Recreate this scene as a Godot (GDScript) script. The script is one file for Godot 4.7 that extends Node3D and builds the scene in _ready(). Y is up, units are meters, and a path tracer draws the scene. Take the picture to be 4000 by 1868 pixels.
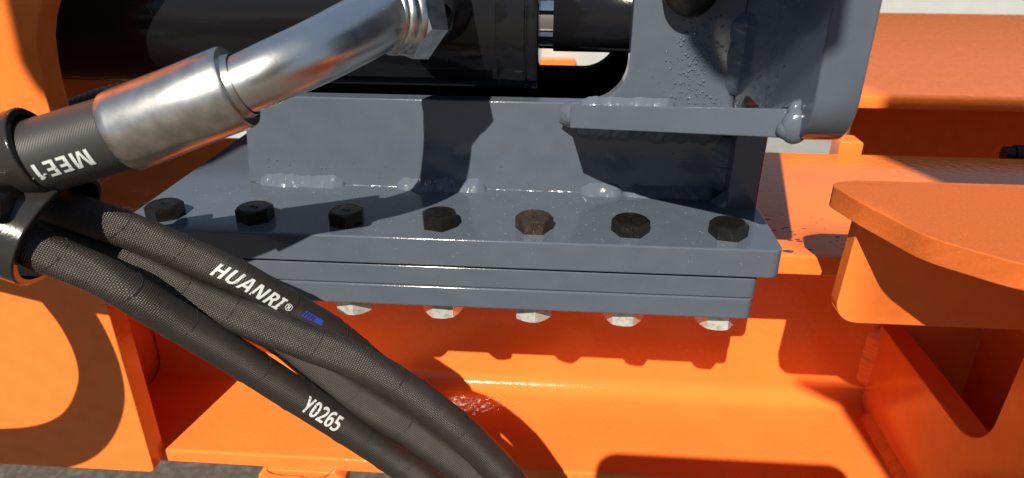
extends Node3D
# A grey sliding bracket clamped on an orange rail beam, with a black hydraulic cylinder, hoses and painted plates round it.
# Units are metres. x runs along the rail, y is up, z comes towards the photographer. y = 0 is the top of the bracket's base plate.

const SUN := Vector3(0.222, -0.94, -1.0)      # the way the sunlight travels
const EYE := Vector3(0.0987, 0.2440, 0.5076)

var rng := RandomNumberGenerator.new()
var origins := {}
var used := {}
var M := {}


# ---------------------------------------------------------------- mesh building
class Builder:
	var v := PackedVector3Array()
	var n := PackedVector3Array()
	var t := PackedVector2Array()
	var c := PackedColorArray()
	var tint := Color.WHITE

	func tri(a: Vector3, b: Vector3, e: Vector3, na: Vector3, nb: Vector3, nc: Vector3, ta := Vector2(), tb := Vector2(), tc := Vector2()) -> void:
		if (b - a).cross(e - a).dot(na + nb + nc) > 0.0:      # front faces run clockwise
			v.append_array([a, e, b]); n.append_array([na, nc, nb]); t.append_array([ta, tc, tb]); c.append_array([tint, tint, tint])
		else:
			v.append_array([a, b, e]); n.append_array([na, nb, nc]); t.append_array([ta, tb, tc]); c.append_array([tint, tint, tint])

	func quad(a: Vector3, b: Vector3, e: Vector3, d: Vector3, na: Vector3, nb: Vector3, nc: Vector3, nd: Vector3, ta := Vector2(), tb := Vector2(), tc := Vector2(), td := Vector2()) -> void:
		tri(a, b, e, na, nb, nc, ta, tb, tc)
		tri(a, e, d, na, nc, nd, ta, tc, td)

	func mesh(at := Vector3.ZERO) -> ArrayMesh:
		var arrays := []
		arrays.resize(Mesh.ARRAY_MAX)
		var moved := v.duplicate()
		if at != Vector3.ZERO:
			for i in moved.size():
				moved[i] -= at
		arrays[Mesh.ARRAY_VERTEX] = moved
		arrays[Mesh.ARRAY_NORMAL] = n
		arrays[Mesh.ARRAY_TEX_UV] = t
		arrays[Mesh.ARRAY_COLOR] = c
		var m := ArrayMesh.new()
		m.add_surface_from_arrays(Mesh.PRIMITIVE_TRIANGLES, arrays)
		return m


# An outline with its corners rounded: points are [x, y] or [x, y, radius].
func rounded(points: Array, seg := 6) -> PackedVector2Array:
	var out := PackedVector2Array()
	var k := points.size()
	for i in k:
		var p := Vector2(points[i][0], points[i][1])
		var r: float = points[i][2] if points[i].size() > 2 else 0.0
		if r <= 0.0:
			out.append(p)
			continue
		var a := Vector2(points[(i + k - 1) % k][0], points[(i + k - 1) % k][1])
		var b := Vector2(points[(i + 1) % k][0], points[(i + 1) % k][1])
		var u := (a - p).normalized()
		var w := (b - p).normalized()
		var half := acos(clampf(u.dot(w), -0.9999, 0.9999)) / 2.0
		var l := r / tan(half)
		var c := p + (u + w).normalized() * (r / sin(half))
		var s0 := (p + u * l - c).angle()
		var turn := angle_difference(s0, (p + w * l - c).angle())
		for j in seg + 1:
			var q := s0 + turn * j / seg
			out.append(c + Vector2(cos(q), sin(q)) * r)
	return out


# A plate: an outline in the XY plane of `frame`, `depth` thick along its Z, with rounded arrises.
func plate(b: Builder, frame: Transform3D, outline: PackedVector2Array, depth: float, bevel := 0.0015, waves := 0.0) -> void:
	var o := outline
	if Geometry2D.is_polygon_clockwise(o):      # keep the outside on the right-hand side of each edge
		o.reverse()
	var k := o.size()
	var area := 0.0
	for i in k:
		area += o[i].cross(o[(i + 1) % k])
	var sgn := 1.0 if area > 0.0 else -1.0
	var edge := PackedVector2Array()
	for i in k:
		var e := (o[(i + 1) % k] - o[i]).normalized()
		edge.append(Vector2(e.y, -e.x) * sgn)
	var inset := PackedVector2Array()
	var before := PackedVector2Array()      # side normal at a corner, seen from the edge before and after it
	var after := PackedVector2Array()
	for i in k:
		var n1 := edge[(i + k - 1) % k]
		var n2 := edge[i]
		inset.append(-(n1 + n2) / maxf(0.25, 1.0 + n1.dot(n2)))
		if n1.dot(n2) > 0.72:
			var mid := (n1 + n2).normalized()
			before.append(mid)
			after.append(mid)
		else:
			before.append(n1)
			after.append(n2)
	var faces := PackedVector2Array()
	for i in k:
		faces.append(o[i] + inset[i] * bevel)
	var large := PackedVector2Array()      # the triangulation needs lengths well above its own tolerance
	for p in o:
		large.append(p * 1000.0)
	var index := Geometry2D.triangulate_polygon(large)
	for side in [0, 1]:
		var z := depth if side else 0.0
		var fn := frame.basis * Vector3(0, 0, 1 if side else -1)
		for i in range(0, index.size(), 3):
			var q := []
			for j in 3:
				var p := faces[index[i + j]]
				q.append(frame * Vector3(p.x, p.y, z))
			b.tri(q[0], q[1], q[2], fn, fn, fn)
	var rings := []
	var steps := 4
	if bevel > 0.0:
		for j in steps + 1:
			var a := PI / 2 * j / steps
			rings.append([bevel * (1.0 - sin(a)), bevel * (1.0 - cos(a)), sin(a), -cos(a)])
		for j in steps + 1:
			var a := PI / 2 * (1.0 - float(j) / steps)
			rings.append([bevel * (1.0 - sin(a)), depth - bevel * (1.0 - cos(a)), sin(a), cos(a)])
	else:
		rings = [[0.0, 0.0, 1.0, 0.0], [0.0, depth, 1.0, 0.0]]
	for i in k:
		var j := (i + 1) % k
		for r in rings.size() - 1:
			var q := []
			var m := []
			for s in [[i, r], [j, r], [j, r + 1], [i, r + 1]]:
				var g: Array = rings[s[1]]
				var p: Vector2 = o[s[0]] + inset[s[0]] * g[0]
				var sn: Vector2 = after[i] if s[0] == i else before[j]
				q.append(frame * Vector3(p.x, p.y, g[1]))
				m.append((frame.basis * Vector3(sn.x * g[2], sn.y * g[2], g[3])).normalized())
			b.quad(q[0], q[1], q[2], q[3], m[0], m[1], m[2], m[3])


func block(b: Builder, lo: Vector3, hi: Vector3, bevel := 0.0015, frame := Transform3D()) -> void:
	var r := bevel * 1.7
	var o := rounded([[lo.x, lo.y, r], [hi.x, lo.y, r], [hi.x, hi.y, r], [lo.x, hi.y, r]], 4)
	plate(b, frame * Transform3D(Basis(), Vector3(0, 0, lo.z)), o, hi.z - lo.z, bevel)


# Frames for plates that do not stand in the XY plane.
func lying(y: float) -> Transform3D:      # outline given as (x, z), extruded upwards from y
	return Transform3D(Basis(Vector3(1, 0, 0), Vector3(0, 0, 1), Vector3(0, 1, 0)), Vector3(0, y, 0))


func across(x: float) -> Transform3D:     # outline given as (z, y), extruded along +x from x
	return Transform3D(Basis(Vector3(0, 0, 1), Vector3(0, 1, 0), Vector3(1, 0, 0)), Vector3(x, 0, 0))


# A frame whose Z runs along `axis`.
func along(at: Vector3, axis: Vector3, up := Vector3.UP) -> Transform3D:
	var z := axis.normalized()
	var x := up.cross(z).normalized()
	return Transform3D(Basis(x, z.cross(x), z), at)


# A turned shape about the Z of `frame`: profile of [z, radius], smooth unless a third entry marks a sharp corner.
func lathe(b: Builder, frame: Transform3D, profile: Array, seg := 48) -> void:
	for i in profile.size() - 1:
		var p := Vector2(profile[i][0], profile[i][1])
		var q := Vector2(profile[i + 1][0], profile[i + 1][1])
		var d := (q - p).normalized()
		var here := Vector2(-d.y, d.x)      # (z, r) of the outward normal
		var n0 := here
		var n1 := here
		if i > 0 and profile[i].size() < 3:
			var e := (p - Vector2(profile[i - 1][0], profile[i - 1][1])).normalized()
			n0 = (here + Vector2(-e.y, e.x)).normalized()
		if i < profile.size() - 2 and profile[i + 1].size() < 3:
			var e := (Vector2(profile[i + 2][0], profile[i + 2][1]) - q).normalized()
			n1 = (here + Vector2(-e.y, e.x)).normalized()
		for j in seg:
			var a := TAU * j / seg
			var c := TAU * (j + 1) / seg
			var da := Vector3(cos(a), sin(a), 0)
			var dc := Vector3(cos(c), sin(c), 0)
			var f := frame.basis
			b.quad(frame * (da * p.y + Vector3(0, 0, p.x)), frame * (dc * p.y + Vector3(0, 0, p.x)), frame * (dc * q.y + Vector3(0, 0, q.x)), frame * (da * q.y + Vector3(0, 0, q.x)),
				f * (da * n0.y + Vector3(0, 0, n0.x)), f * (dc * n0.y + Vector3(0, 0, n0.x)), f * (dc * n1.y + Vector3(0, 0, n1.x)), f * (da * n1.y + Vector3(0, 0, n1.x)),
				Vector2(a / TAU, p.x), Vector2((j + 1.0) / seg, p.x), Vector2((j + 1.0) / seg, q.x), Vector2(a / TAU, q.x))


# A smooth path through points, as frames about `step` apart: [position, side, up, along, length so far].
func path(points: Array, step := 0.003) -> Array:
	var curve := Curve3D.new()
	curve.bake_interval = step
	var k := points.size()
	for i in k:
		var before: Vector3 = points[maxi(i - 1, 0)]
		var next: Vector3 = points[mini(i + 1, k - 1)]
		var dir := (next - before).normalized()
		curve.add_point(points[i], -dir * (points[i] - before).length() / 3.0, dir * (next - points[i]).length() / 3.0)
	var length := curve.get_baked_length()
	var count := int(length / step) + 1
	var out := []
	var side := Vector3.ZERO
	for i in count + 1:
		var s := minf(length * i / count, length - 1e-5)
		var p := curve.sample_baked(s, true)
		var tangent := (curve.sample_baked(minf(s + 0.002, length), true) - curve.sample_baked(maxf(s - 0.002, 0.0), true)).normalized()
		if i == 0:
			side = Vector3.UP.cross(tangent).normalized()
		side = (side - tangent * side.dot(tangent)).normalized()
		out.append([p, side, tangent.cross(side), tangent, s])
	return out


func hose(b: Builder, frames: Array, radius: Callable, seg := 40, capped := true, dirt: FastNoiseLite = null) -> void:
	for i in frames.size() - 1:
		for j in seg:
			if dirt:
				var k := 1.0 + 0.75 * maxf(0.0, dirt.get_noise_3d(frames[i][4] * 3.0, cos(TAU * j / seg) * 0.03, sin(TAU * j / seg) * 0.03) - 0.05) + 0.22 * dirt.get_noise_3d(frames[i][4] * 14.0, cos(TAU * j / seg) * 0.2, sin(TAU * j / seg) * 0.2)
				b.tint = Color(k, k * 0.985, k * 0.96) * 0.82
			var q := []
			var m := []
			var w := []
			for e in [[i, j], [i, j + 1], [i + 1, j + 1], [i + 1, j]]:
				var f: Array = frames[e[0]]
				var a: float = TAU * e[1] / seg
				var d: Vector3 = f[1] * cos(a) + f[2] * sin(a)
				var r: float = radius.call(f[4], a)
				q.append(f[0] + d * r)
				m.append(d)
				w.append(Vector2(f[4], a * 0.013))
			b.quad(q[0], q[1], q[2], q[3], m[0], m[1], m[2], m[3], w[0], w[1], w[2], w[3])
	if capped:
		for e in [0, frames.size() - 1]:
			var f: Array = frames[e]
			var dir: Vector3 = f[3] * (-1.0 if e == 0 else 1.0)
			for j in seg:
				var a := TAU * j / seg
				var c := TAU * (j + 1) / seg
				b.tri(f[0], f[0] + (f[1] * cos(a) + f[2] * sin(a)) * radius.call(f[4], a), f[0] + (f[1] * cos(c) + f[2] * sin(c)) * radius.call(f[4], c), dir, dir, dir)


# A fillet weld along points lying in the corner between two surfaces whose open directions are e1 and e2.
func weld(b: Builder, points: Array, e1: Vector3, e2: Vector3, leg: float, seed_ := 1, pitch := 0.0035, swell := 0.12) -> void:
	var noise := FastNoiseLite.new()
	noise.seed = seed_
	noise.frequency = 70.0
	var frames := path(points, 0.0012)
	var total: float = frames[-1][4]
	var seg := 9
	var rows := []
	for f in frames:
		var s: float = f[4]
		var ripple := 1.0 + 0.022 * sin(TAU * s / pitch + 1.5 * sin(s * 210.0)) + swell * 0.6 * noise.get_noise_1d(s * 0.35)
		var end := sqrt(clampf(minf(s, total - s) / (leg * 0.8), 0.0, 1.0))
		var row := []
		for j in seg + 1:
			var a := PI / 2 * j / seg
			var lump := ripple + swell * 0.9 * noise.get_noise_2d(s * 0.8, a * 0.004 + seed_)
			var r := leg * lump * (0.25 + 0.75 * end) / (cos(a) + sin(a)) * (1.0 + 0.05 * sin(2 * a))
			row.append(f[0] + (e1 * cos(a) + e2 * sin(a)) * r - (e1 + e2) * 0.0008)
		rows.append(row)
	var k := rows.size()
	var normal := func(i: int, j: int) -> Vector3:
		var dx: Vector3 = rows[mini(i + 1, k - 1)][j] - rows[maxi(i - 1, 0)][j]
		var dy: Vector3 = rows[i][mini(j + 1, seg)] - rows[i][maxi(j - 1, 0)]
		var m := dx.cross(dy).normalized()
		return m if m.dot(e1 + e2) > 0.0 else -m
	for i in k - 1:
		for j in seg:
			b.quad(rows[i][j], rows[i + 1][j], rows[i + 1][j + 1], rows[i][j + 1], normal.call(i, j), normal.call(i + 1, j), normal.call(i + 1, j + 1), normal.call(i, j + 1))
	for i in [0, k - 1]:
		var dir: Vector3 = frames[i][3] * (-1.0 if i == 0 else 1.0)
		for j in seg:
			b.tri(frames[i][0] - (e1 + e2) * 0.0008, rows[i][j], rows[i][j + 1], dir, dir, dir)


func ball(b: Builder, at: Vector3, r: Vector3, seg := 8) -> void:
	for i in seg:
		for j in seg * 2:
			var q := []
			var m := []
			for e in [[i, j], [i, j + 1], [i + 1, j + 1], [i + 1, j]]:
				var th: float = PI * e[0] / seg
				var ph: float = PI * e[1] / seg
				var d := Vector3(sin(th) * cos(ph), cos(th), sin(th) * sin(ph))
				q.append(at + d * r)
				m.append((d / r).normalized())
			b.quad(q[0], q[1], q[2], q[3], m[0], m[1], m[2], m[3])


# A hexagon head or nut about +Y: across-flats `af`, height h, chamfered on top; corner 0 turned by `turn` from the viewer's side.
func hexagon(b: Builder, af: float, h: float, turn := 0.0, flip := 1.0, hole := 0.0) -> void:
	var per := 8
	var seg := per * 6
	var flat := af * 0.47
	for j in seg:
		var q := []
		var a0 := TAU * j / seg
		var a1 := TAU * (j + 1) / seg
		var mid := (floorf(float(j) / per) + 0.5) * TAU / 6
		var fn := Vector3(sin(mid + turn), 0, cos(mid + turn))
		var pts := []
		for a in [a0, a1]:
			var rh: float = af / 2 / cos(a - mid)
			var d := Vector3(sin(a + turn), 0, cos(a + turn))
			var hz: float = h - maxf(0.0, rh - flat) * 0.50
			pts.append([d, rh, hz])
		var up := Vector3(0, flip, 0)
		var y := func(p: Vector3) -> Vector3: return Vector3(p.x, p.y * flip, p.z)
		var d0: Vector3 = pts[0][0]
		var d1: Vector3 = pts[1][0]
		var c0 := y.call((d0 * 0.5 + Vector3.UP).normalized()) as Vector3
		var c1 := y.call((d1 * 0.5 + Vector3.UP).normalized()) as Vector3
		if hole > 0.0:
			b.quad(y.call(d0 * hole + Vector3(0, h, 0)), y.call(d1 * hole + Vector3(0, h, 0)), y.call(d1 * flat + Vector3(0, h, 0)), y.call(d0 * flat + Vector3(0, h, 0)), up, up, up, up)
		else:
			var dish := 0.0004
			b.tri(y.call(Vector3(0, h - dish, 0)), y.call(d0 * flat * 0.86 + Vector3(0, h - dish, 0)), y.call(d1 * flat * 0.86 + Vector3(0, h - dish, 0)), up, up, up)
			b.quad(y.call(d0 * flat * 0.86 + Vector3(0, h - dish, 0)), y.call(d1 * flat * 0.86 + Vector3(0, h - dish, 0)), y.call(d1 * flat * 0.90 + Vector3(0, h, 0)), y.call(d0 * flat * 0.90 + Vector3(0, h, 0)), (up - d0).normalized(), (up - d1).normalized(), up, up)
			b.quad(y.call(d0 * flat * 0.90 + Vector3(0, h, 0)), y.call(d1 * flat * 0.90 + Vector3(0, h, 0)), y.call(d1 * flat + Vector3(0, h, 0)), y.call(d0 * flat + Vector3(0, h, 0)), up, up, c0, c1)
		b.quad(y.call(d0 * flat + Vector3(0, h, 0)), y.call(d1 * flat + Vector3(0, h, 0)), y.call(d1 * pts[1][1] + Vector3(0, pts[1][2], 0)), y.call(d0 * pts[0][1] + Vector3(0, pts[0][2], 0)), c0, c1, c1, c0)
		b.quad(y.call(d0 * pts[0][1] + Vector3(0, pts[0][2], 0)), y.call(d1 * pts[1][1] + Vector3(0, pts[1][2], 0)), y.call(d1 * pts[1][1]), y.call(d0 * pts[0][1]), fn, fn, fn, fn)


# ---------------------------------------------------------------- scene tree
func numbered(called: String, parent: Node) -> String:
	var key := [parent.get_instance_id(), called]
	var k: int = used.get(key, 0)
	used[key] = k + 1
	return called if k == 0 else "%s_%03d" % [called, k]


func thing(called: String, label: String, category: String, at: Vector3, group := "") -> Node3D:
	var o := Node3D.new()
	o.name = numbered(called, self)
	o.position = at
	add_child(o, true)
	origins[o] = at
	tag(o, label, category, group)
	return o


func tag(o: Node, label: String, category := "", group := "") -> void:
	o.set_meta("label", label)
	if category:
		o.set_meta("category", category)
	if group:
		o.set_meta("group", group)


# Commits a builder, whose points are in world places, as one named mesh under `parent`.
func put(called: String, b: Builder, material: Material, parent: Node3D = null, at := Vector3.ZERO) -> MeshInstance3D:
	var o := MeshInstance3D.new()
	var above: Node3D = parent if parent else self
	o.name = numbered(called, above)
	var base: Vector3 = origins[parent] if parent else Vector3.ZERO
	o.mesh = b.mesh(at if at != Vector3.ZERO else base)
	if at != Vector3.ZERO:
		o.position = at - base
	o.material_override = material
	o.cast_shadow = GeometryInstance3D.SHADOW_CASTING_SETTING_ON
	above.add_child(o, true)
	origins[o] = at if at != Vector3.ZERO else base
	return o


# ---------------------------------------------------------------- materials
func lin(r: float, g: float, b: float) -> Color:
	return Color(r, g, b).linear_to_srgb()


func noise_map(freq: float, octaves := 4, size := 512, seed_ := 1, ramp: Gradient = null, kind := FastNoiseLite.TYPE_SIMPLEX_SMOOTH) -> NoiseTexture2D:
	var f := FastNoiseLite.new()
	f.noise_type = kind
	f.seed = seed_
	f.frequency = freq
	f.fractal_octaves = octaves
	f.fractal_gain = 0.5
	var t := NoiseTexture2D.new()
	t.width = size
	t.height = size
	t.seamless = true
	t.noise = f
	if ramp:
		t.color_ramp = ramp
	return t


func ramp(stops: Array) -> Gradient:
	var g := Gradient.new()
	g.offsets = PackedFloat32Array(stops.map(func(s): return s[0]))
	g.colors = PackedColorArray(stops.map(func(s): return s[1]))
	return g


func paint(color: Color, rough: float, relief: Texture2D, relief_scale: float, tile: float, tint: Texture2D = null, tint_rough: Texture2D = null) -> StandardMaterial3D:
	var m := StandardMaterial3D.new()
	m.albedo_color = color
	m.roughness = rough
	m.metallic_specular = 0.5
	m.uv1_triplanar = true
	m.uv1_world_triplanar = true
	m.uv1_triplanar_sharpness = 6.0
	m.uv1_scale = Vector3.ONE * tile
	if relief:
		m.heightmap_enabled = true
		m.heightmap_texture = relief
		m.heightmap_scale = relief_scale
	if tint:
		m.albedo_texture = tint
	if tint_rough:
		m.roughness_texture = tint_rough
		m.roughness_texture_channel = BaseMaterial3D.TEXTURE_CHANNEL_RED
	return m


func grey(v: float) -> Color:
	return Color(v, v, v)


# The woven sleeve: 8 by 8 crossings, as relief and as colour.
func weave(size: int, relief: bool) -> ImageTexture:
	var im := Image.create(size, size, false, Image.FORMAT_RGB8)
	var cell := size / 8.0
	for y in size:
		for x in size:
			var cx := int(x / cell)
			var cy := int(y / cell)
			var u := fposmod(x / cell, 1.0)
			var w := fposmod(y / cell, 1.0)
			var over := (cx + cy) % 2 == 0
			var long := u if over else w
			var wide := w if over else u
			var h := sin(PI * long) * 0.7 + 0.3
			h *= pow(sin(PI * wide), 0.45)
			if relief:
				im.set_pixel(x, y, grey(h))
			else:
				var strand := 0.9 + 0.1 * sin(wide * 40.0)
				im.set_pixel(x, y, Color(0.46 + 0.54 * h, 0.46 + 0.54 * h, 0.47 + 0.53 * h) * strand)
	return ImageTexture.create_from_image(im)


func make_materials() -> void:
	var peel := noise_map(0.075, 3, 512, 3)                      # orange peel of sprayed paint
	var ripple := noise_map(0.035, 3, 512, 17)
	var pits := noise_map(0.05, 4, 512, 8)
	var cloudy := noise_map(0.008, 5, 512, 21, ramp([[0.0, grey(0.955)], [0.5, grey(0.98)], [1.0, grey(1.0)]]))
	var smear := noise_map(0.01, 5, 512, 5, ramp([[0.0, grey(0.62)], [0.45, grey(0.8)], [1.0, grey(1.0)]]))
	M.grey = paint(lin(0.082, 0.101, 0.135), 0.13, peel, 0.004, 8.0, cloudy, smear)
	M.grey_weld = paint(lin(0.085, 0.104, 0.139), 0.19, pits, 0.008, 14.0)
	M.spatter = paint(lin(0.085, 0.104, 0.139), 0.05, null, 0.0, 1.0)
	M.orange = paint(lin(0.84, 0.198, 0.038), 0.19, ripple, 0.008, 8.0, cloudy, smear)
	M.orange_weld = paint(lin(0.80, 0.188, 0.036), 0.18, pits, 0.02, 14.0)
	# the rail's running face, scratched along its length
	var streak := FastNoiseLite.new()
	streak.seed = 12
	streak.frequency = 0.02
	streak.fractal_octaves = 4
	var si := Image.create(512, 512, false, Image.FORMAT_RGB8)
	for y in 512:
		for x in 512:
			var a := TAU * x / 512.0
			var s := streak.get_noise_3d(cos(a) * 12.0, sin(a) * 12.0, y * 5.0)
			var s2 := streak.get_noise_3d(cos(a) * 30.0 + 90.0, sin(a) * 30.0, y * 14.0)
			si.set_pixel(x, y, grey(clampf(0.62 + 0.5 * s + 0.35 * s2, 0.15, 1.0)))
	M.streak = ImageTexture.create_from_image(si)
	M.rail = paint(lin(0.84, 0.198, 0.038), 0.20, peel, 0.022, 2.5, cloudy, M.streak)
	var dusty := noise_map(0.09, 5, 512, 71, ramp([[0.0, lin(0.78, 0.165, 0.028)], [0.62, lin(0.78, 0.175, 0.034)], [0.85, lin(0.80, 0.23, 0.08)], [1.0, lin(0.80, 0.36, 0.19)]]))
	M.orange_dusty = paint(Color.WHITE, 0.55, peel, 0.006, 7.0, dusty)
	M.orange_dusty.metallic_specular = 0.35
	M.orange_satin = paint(lin(0.84, 0.198, 0.038), 0.30, ripple, 0.006, 8.0, cloudy, smear)
	M.orange_satin.metallic_specular = 0.28
	for m in [M.orange, M.rail, M.orange_weld]:
		m.metallic_specular = 0.42
	M.black = paint(lin(0.008, 0.008, 0.010), 0.14, peel, 0.004, 8.0)
	M.black.metallic_specular = 0.42
	M.black_weld = paint(lin(0.010, 0.010, 0.012), 0.14, pits, 0.03, 14.0)
	M.gap_shade = paint(lin(0.003, 0.003, 0.0035), 0.9, null, 0.0, 9.0)  # black colour stands in for the deep shade between the webs
	M.gap_shade.metallic_specular = 0.15
	# blackened bolts, browned here and there
	var rust := noise_map(0.02, 5, 256, 31, ramp([[0.0, lin(0.012, 0.011, 0.011)], [0.6, lin(0.018, 0.016, 0.015)], [0.85, lin(0.030, 0.023, 0.019)], [1.0, lin(0.05, 0.034, 0.025)]]))
	M.bolt = paint(Color.WHITE, 0.30, pits, 0.012, 20.0, rust)
	M.bolt.metallic = 0.55
	var rust2 := noise_map(0.02, 5, 256, 33, ramp([[0.0, lin(0.035, 0.029, 0.026)], [0.5, lin(0.06, 0.042, 0.031)], [1.0, lin(0.14, 0.078, 0.045)]]))
	M.bolt_rusty = paint(Color.WHITE, 0.42, pits, 0.012, 20.0, rust2)
	M.bolt_rusty.metallic = 0.6
	var mottled := noise_map(0.03, 5, 256, 41, ramp([[0.0, lin(0.42, 0.43, 0.41)], [0.6, lin(0.66, 0.68, 0.66)], [1.0, lin(0.78, 0.80, 0.78)]]))
	M.zinc = paint(Color.WHITE, 0.30, pits, 0.006, 12.0, mottled)
	M.zinc.metallic = 1.0
	M.nut = paint(Color.WHITE, 0.34, pits, 0.010, 16.0, noise_map(0.03, 5, 256, 43, ramp([[0.0, lin(0.46, 0.45, 0.42)], [0.5, lin(0.74, 0.75, 0.73)], [1.0, lin(0.84, 0.85, 0.83)]])))
	M.nut.metallic = 0.55
	var fine := noise_map(0.06, 4, 512, 51)
	M.steel = paint(lin(0.70, 0.69, 0.66), 0.33, fine, 0.0030, 10.0, null, noise_map(0.015, 4, 256, 52, ramp([[0.0, grey(0.75)], [1.0, grey(1.0)]])))
	M.steel.metallic = 1.0
	# the turned ferrule: brushed across its axis
	M.ferrule = paint(lin(0.72, 0.71, 0.68), 0.30, fine, 0.0016, 14.0, noise_map(0.02, 5, 256, 55, ramp([[0.0, grey(0.80)], [1.0, grey(1.0)]])))
	M.ferrule.metallic = 1.0
	M.ferrule.anisotropy_enabled = false
	M.chrome = paint(lin(0.72, 0.73, 0.75), 0.05, null, 0.0, 1.0)
	M.chrome.metallic = 1.0
	M.band = paint(lin(0.022, 0.020, 0.019), 0.17, peel, 0.006, 9.0)
	M.sleeve = StandardMaterial3D.new()
	M.sleeve.albedo_color = lin(0.062, 0.052, 0.047)
	M.sleeve.albedo_texture = weave(128, false)
	M.sleeve.roughness = 0.38
	M.sleeve.heightmap_enabled = true
	M.sleeve.heightmap_texture = weave(128, true)
	M.sleeve.heightmap_scale = 0.04
	M.sleeve.uv1_scale = Vector3(90.0, 90.0, 1.0)
	M.sleeve.vertex_color_use_as_albedo = true
	M.seam = StandardMaterial3D.new()
	M.seam.albedo_color = lin(0.012, 0.011, 0.011)
	M.seam.roughness = 0.95
	# the bare rubber of the thick hose, with fine slanting wrap marks
	var wrap := Image.create(256, 256, false, Image.FORMAT_RGB8)
	for y in 256:
		for x in 256:
			wrap.set_pixel(x, y, grey(0.5 + 0.5 * sin(TAU * (x * 8.0 + y * 8.0) / 256.0)))
	M.rubber = StandardMaterial3D.new()
	M.rubber.albedo_color = lin(0.030, 0.029, 0.030)
	M.rubber.roughness = 0.42
	M.rubber.heightmap_enabled = true
	M.rubber.heightmap_texture = ImageTexture.create_from_image(wrap)
	M.rubber.heightmap_scale = 0.005
	M.rubber.uv1_scale = Vector3(70.0, 70.0, 1.0)
	M.ink = StandardMaterial3D.new()
	M.ink.albedo_color = lin(0.52, 0.55, 0.56)
	M.ink.roughness = 0.6
	M.blue_ink = StandardMaterial3D.new()
	M.blue_ink.albedo_color = lin(0.02, 0.05, 0.42)
	M.blue_ink.roughness = 0.6
	M.white = paint(lin(0.42, 0.445, 0.45), 0.5, peel, 0.01, 3.0, cloudy)
	M.unseen_dark = paint(lin(0.09, 0.055, 0.04), 0.8, null, 0.0, 1.0)
	M.tan = paint(lin(0.20, 0.155, 0.10), 0.5, peel, 0.01, 8.0)
	var gravel := noise_map(0.05, 5, 512, 61, ramp([[0.0, lin(0.050, 0.039, 0.032)], [0.45, lin(0.072, 0.057, 0.047)], [0.7, lin(0.092, 0.075, 0.062)], [1.0, lin(0.13, 0.11, 0.093)]]))
	M.ground = paint(Color.WHITE, 0.85, noise_map(0.06, 5, 512, 62), 0.15, 1.6, gravel)
	M.dark = paint(lin(0.012, 0.012, 0.014), 0.35, null, 0.0, 1.0)
	M.speck = paint(lin(0.34, 0.34, 0.33), 0.7, null, 0.0, 1.0)
	M.scrape = paint(lin(0.05, 0.045, 0.045), 0.7, null, 0.0, 1.0)


# ---------------------------------------------------------------- writing laid on a hose
func print_on(frames: Array, radius: float, word: String, s0: float, angle: float, high: float, long: float, flip: bool, material: Material, parent: Node3D, called := "lettering", slant := 0.0, font_name := "Droid Sans", weight := 700) -> void:
	var font := SystemFont.new()
	font.font_names = PackedStringArray([font_name])
	font.font_weight = weight
	var tm := TextMesh.new()
	tm.text = word
	tm.font = font
	tm.font_size = 64
	tm.pixel_size = 0.001
	tm.depth = 0.0
	tm.curve_step = 2.0
	var arrays := tm.surface_get_arrays(0)
	var v: PackedVector3Array = arrays[Mesh.ARRAY_VERTEX]
	var index: PackedInt32Array = arrays[Mesh.ARRAY_INDEX]
	var lo := Vector2(1e9, 1e9)
	var hi := -lo
	for p in v:
		lo = lo.min(Vector2(p.x, p.y))
		hi = hi.max(Vector2(p.x, p.y))
	var scale_ := Vector2(long, high) / (hi - lo)
	var flat := []
	for i in index:
		var p := Vector2(v[i].x, v[i].y)
		p = (p - (lo + hi) / 2.0) * scale_
		flat.append(Vector2(p.x + p.y * slant, p.y))
	var todo := []
	for i in range(0, flat.size(), 3):
		todo.append([flat[i], flat[i + 1], flat[i + 2]])
	var small := []
	while todo.size():
		var q: Array = todo.pop_back()
		var worst := 0
		for k in 3:
			if (q[k] - q[(k + 1) % 3]).length() > (q[worst] - q[(worst + 1) % 3]).length():
				worst = k
		var a: Vector2 = q[worst]
		var b: Vector2 = q[(worst + 1) % 3]
		if absf(a.y - b.y) > 0.0016 or (a - b).length() > 0.006:
			var mid := (a + b) / 2.0
			var c: Vector2 = q[(worst + 2) % 3]
			todo.append([a, mid, c])
			todo.append([mid, b, c])
		else:
			small.append(q)
	var built := Builder.new()
	var place := func(p: Vector2) -> Array:
		if flip:
			p = -p
		var s := s0 + p.x
		var at := 0
		while at < frames.size() - 2 and frames[at + 1][4] < s:
			at += 1
		var f: Array = frames[at]
		var g: Array = frames[at + 1]
		var w := clampf((s - f[4]) / maxf(g[4] - f[4], 1e-6), -1.0, 2.0)
		var c: Vector3 = f[0].lerp(g[0], w)
		var x: Vector3 = f[1].lerp(g[1], w)
		var y: Vector3 = f[2].lerp(g[2], w)
		var a := angle - p.y / radius
		var d := (x * cos(a) + y * sin(a)).normalized()
		return [c + d * (radius + 0.00035), d]
	for q in small:
		if rng.randf() < 0.022:      # worn spots in the print
			continue
		var p0: Array = place.call(q[0])
		var p1: Array = place.call(q[1])
		var p2: Array = place.call(q[2])
		built.tri(p0[0], p1[0], p2[0], p0[1], p1[1], p2[1])
	put(called, built, material, parent)


# The angle about a hose at which its surface faces the viewer, and whether the angle grows upwards in the picture.
func facing(frames: Array, s: float) -> float:
	var at := 0
	while at < frames.size() - 2 and frames[at + 1][4] < s:
		at += 1
	var f: Array = frames[at]
	var d: Vector3 = EYE - f[0]
	return atan2(d.dot(f[2]), d.dot(f[1]))


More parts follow.
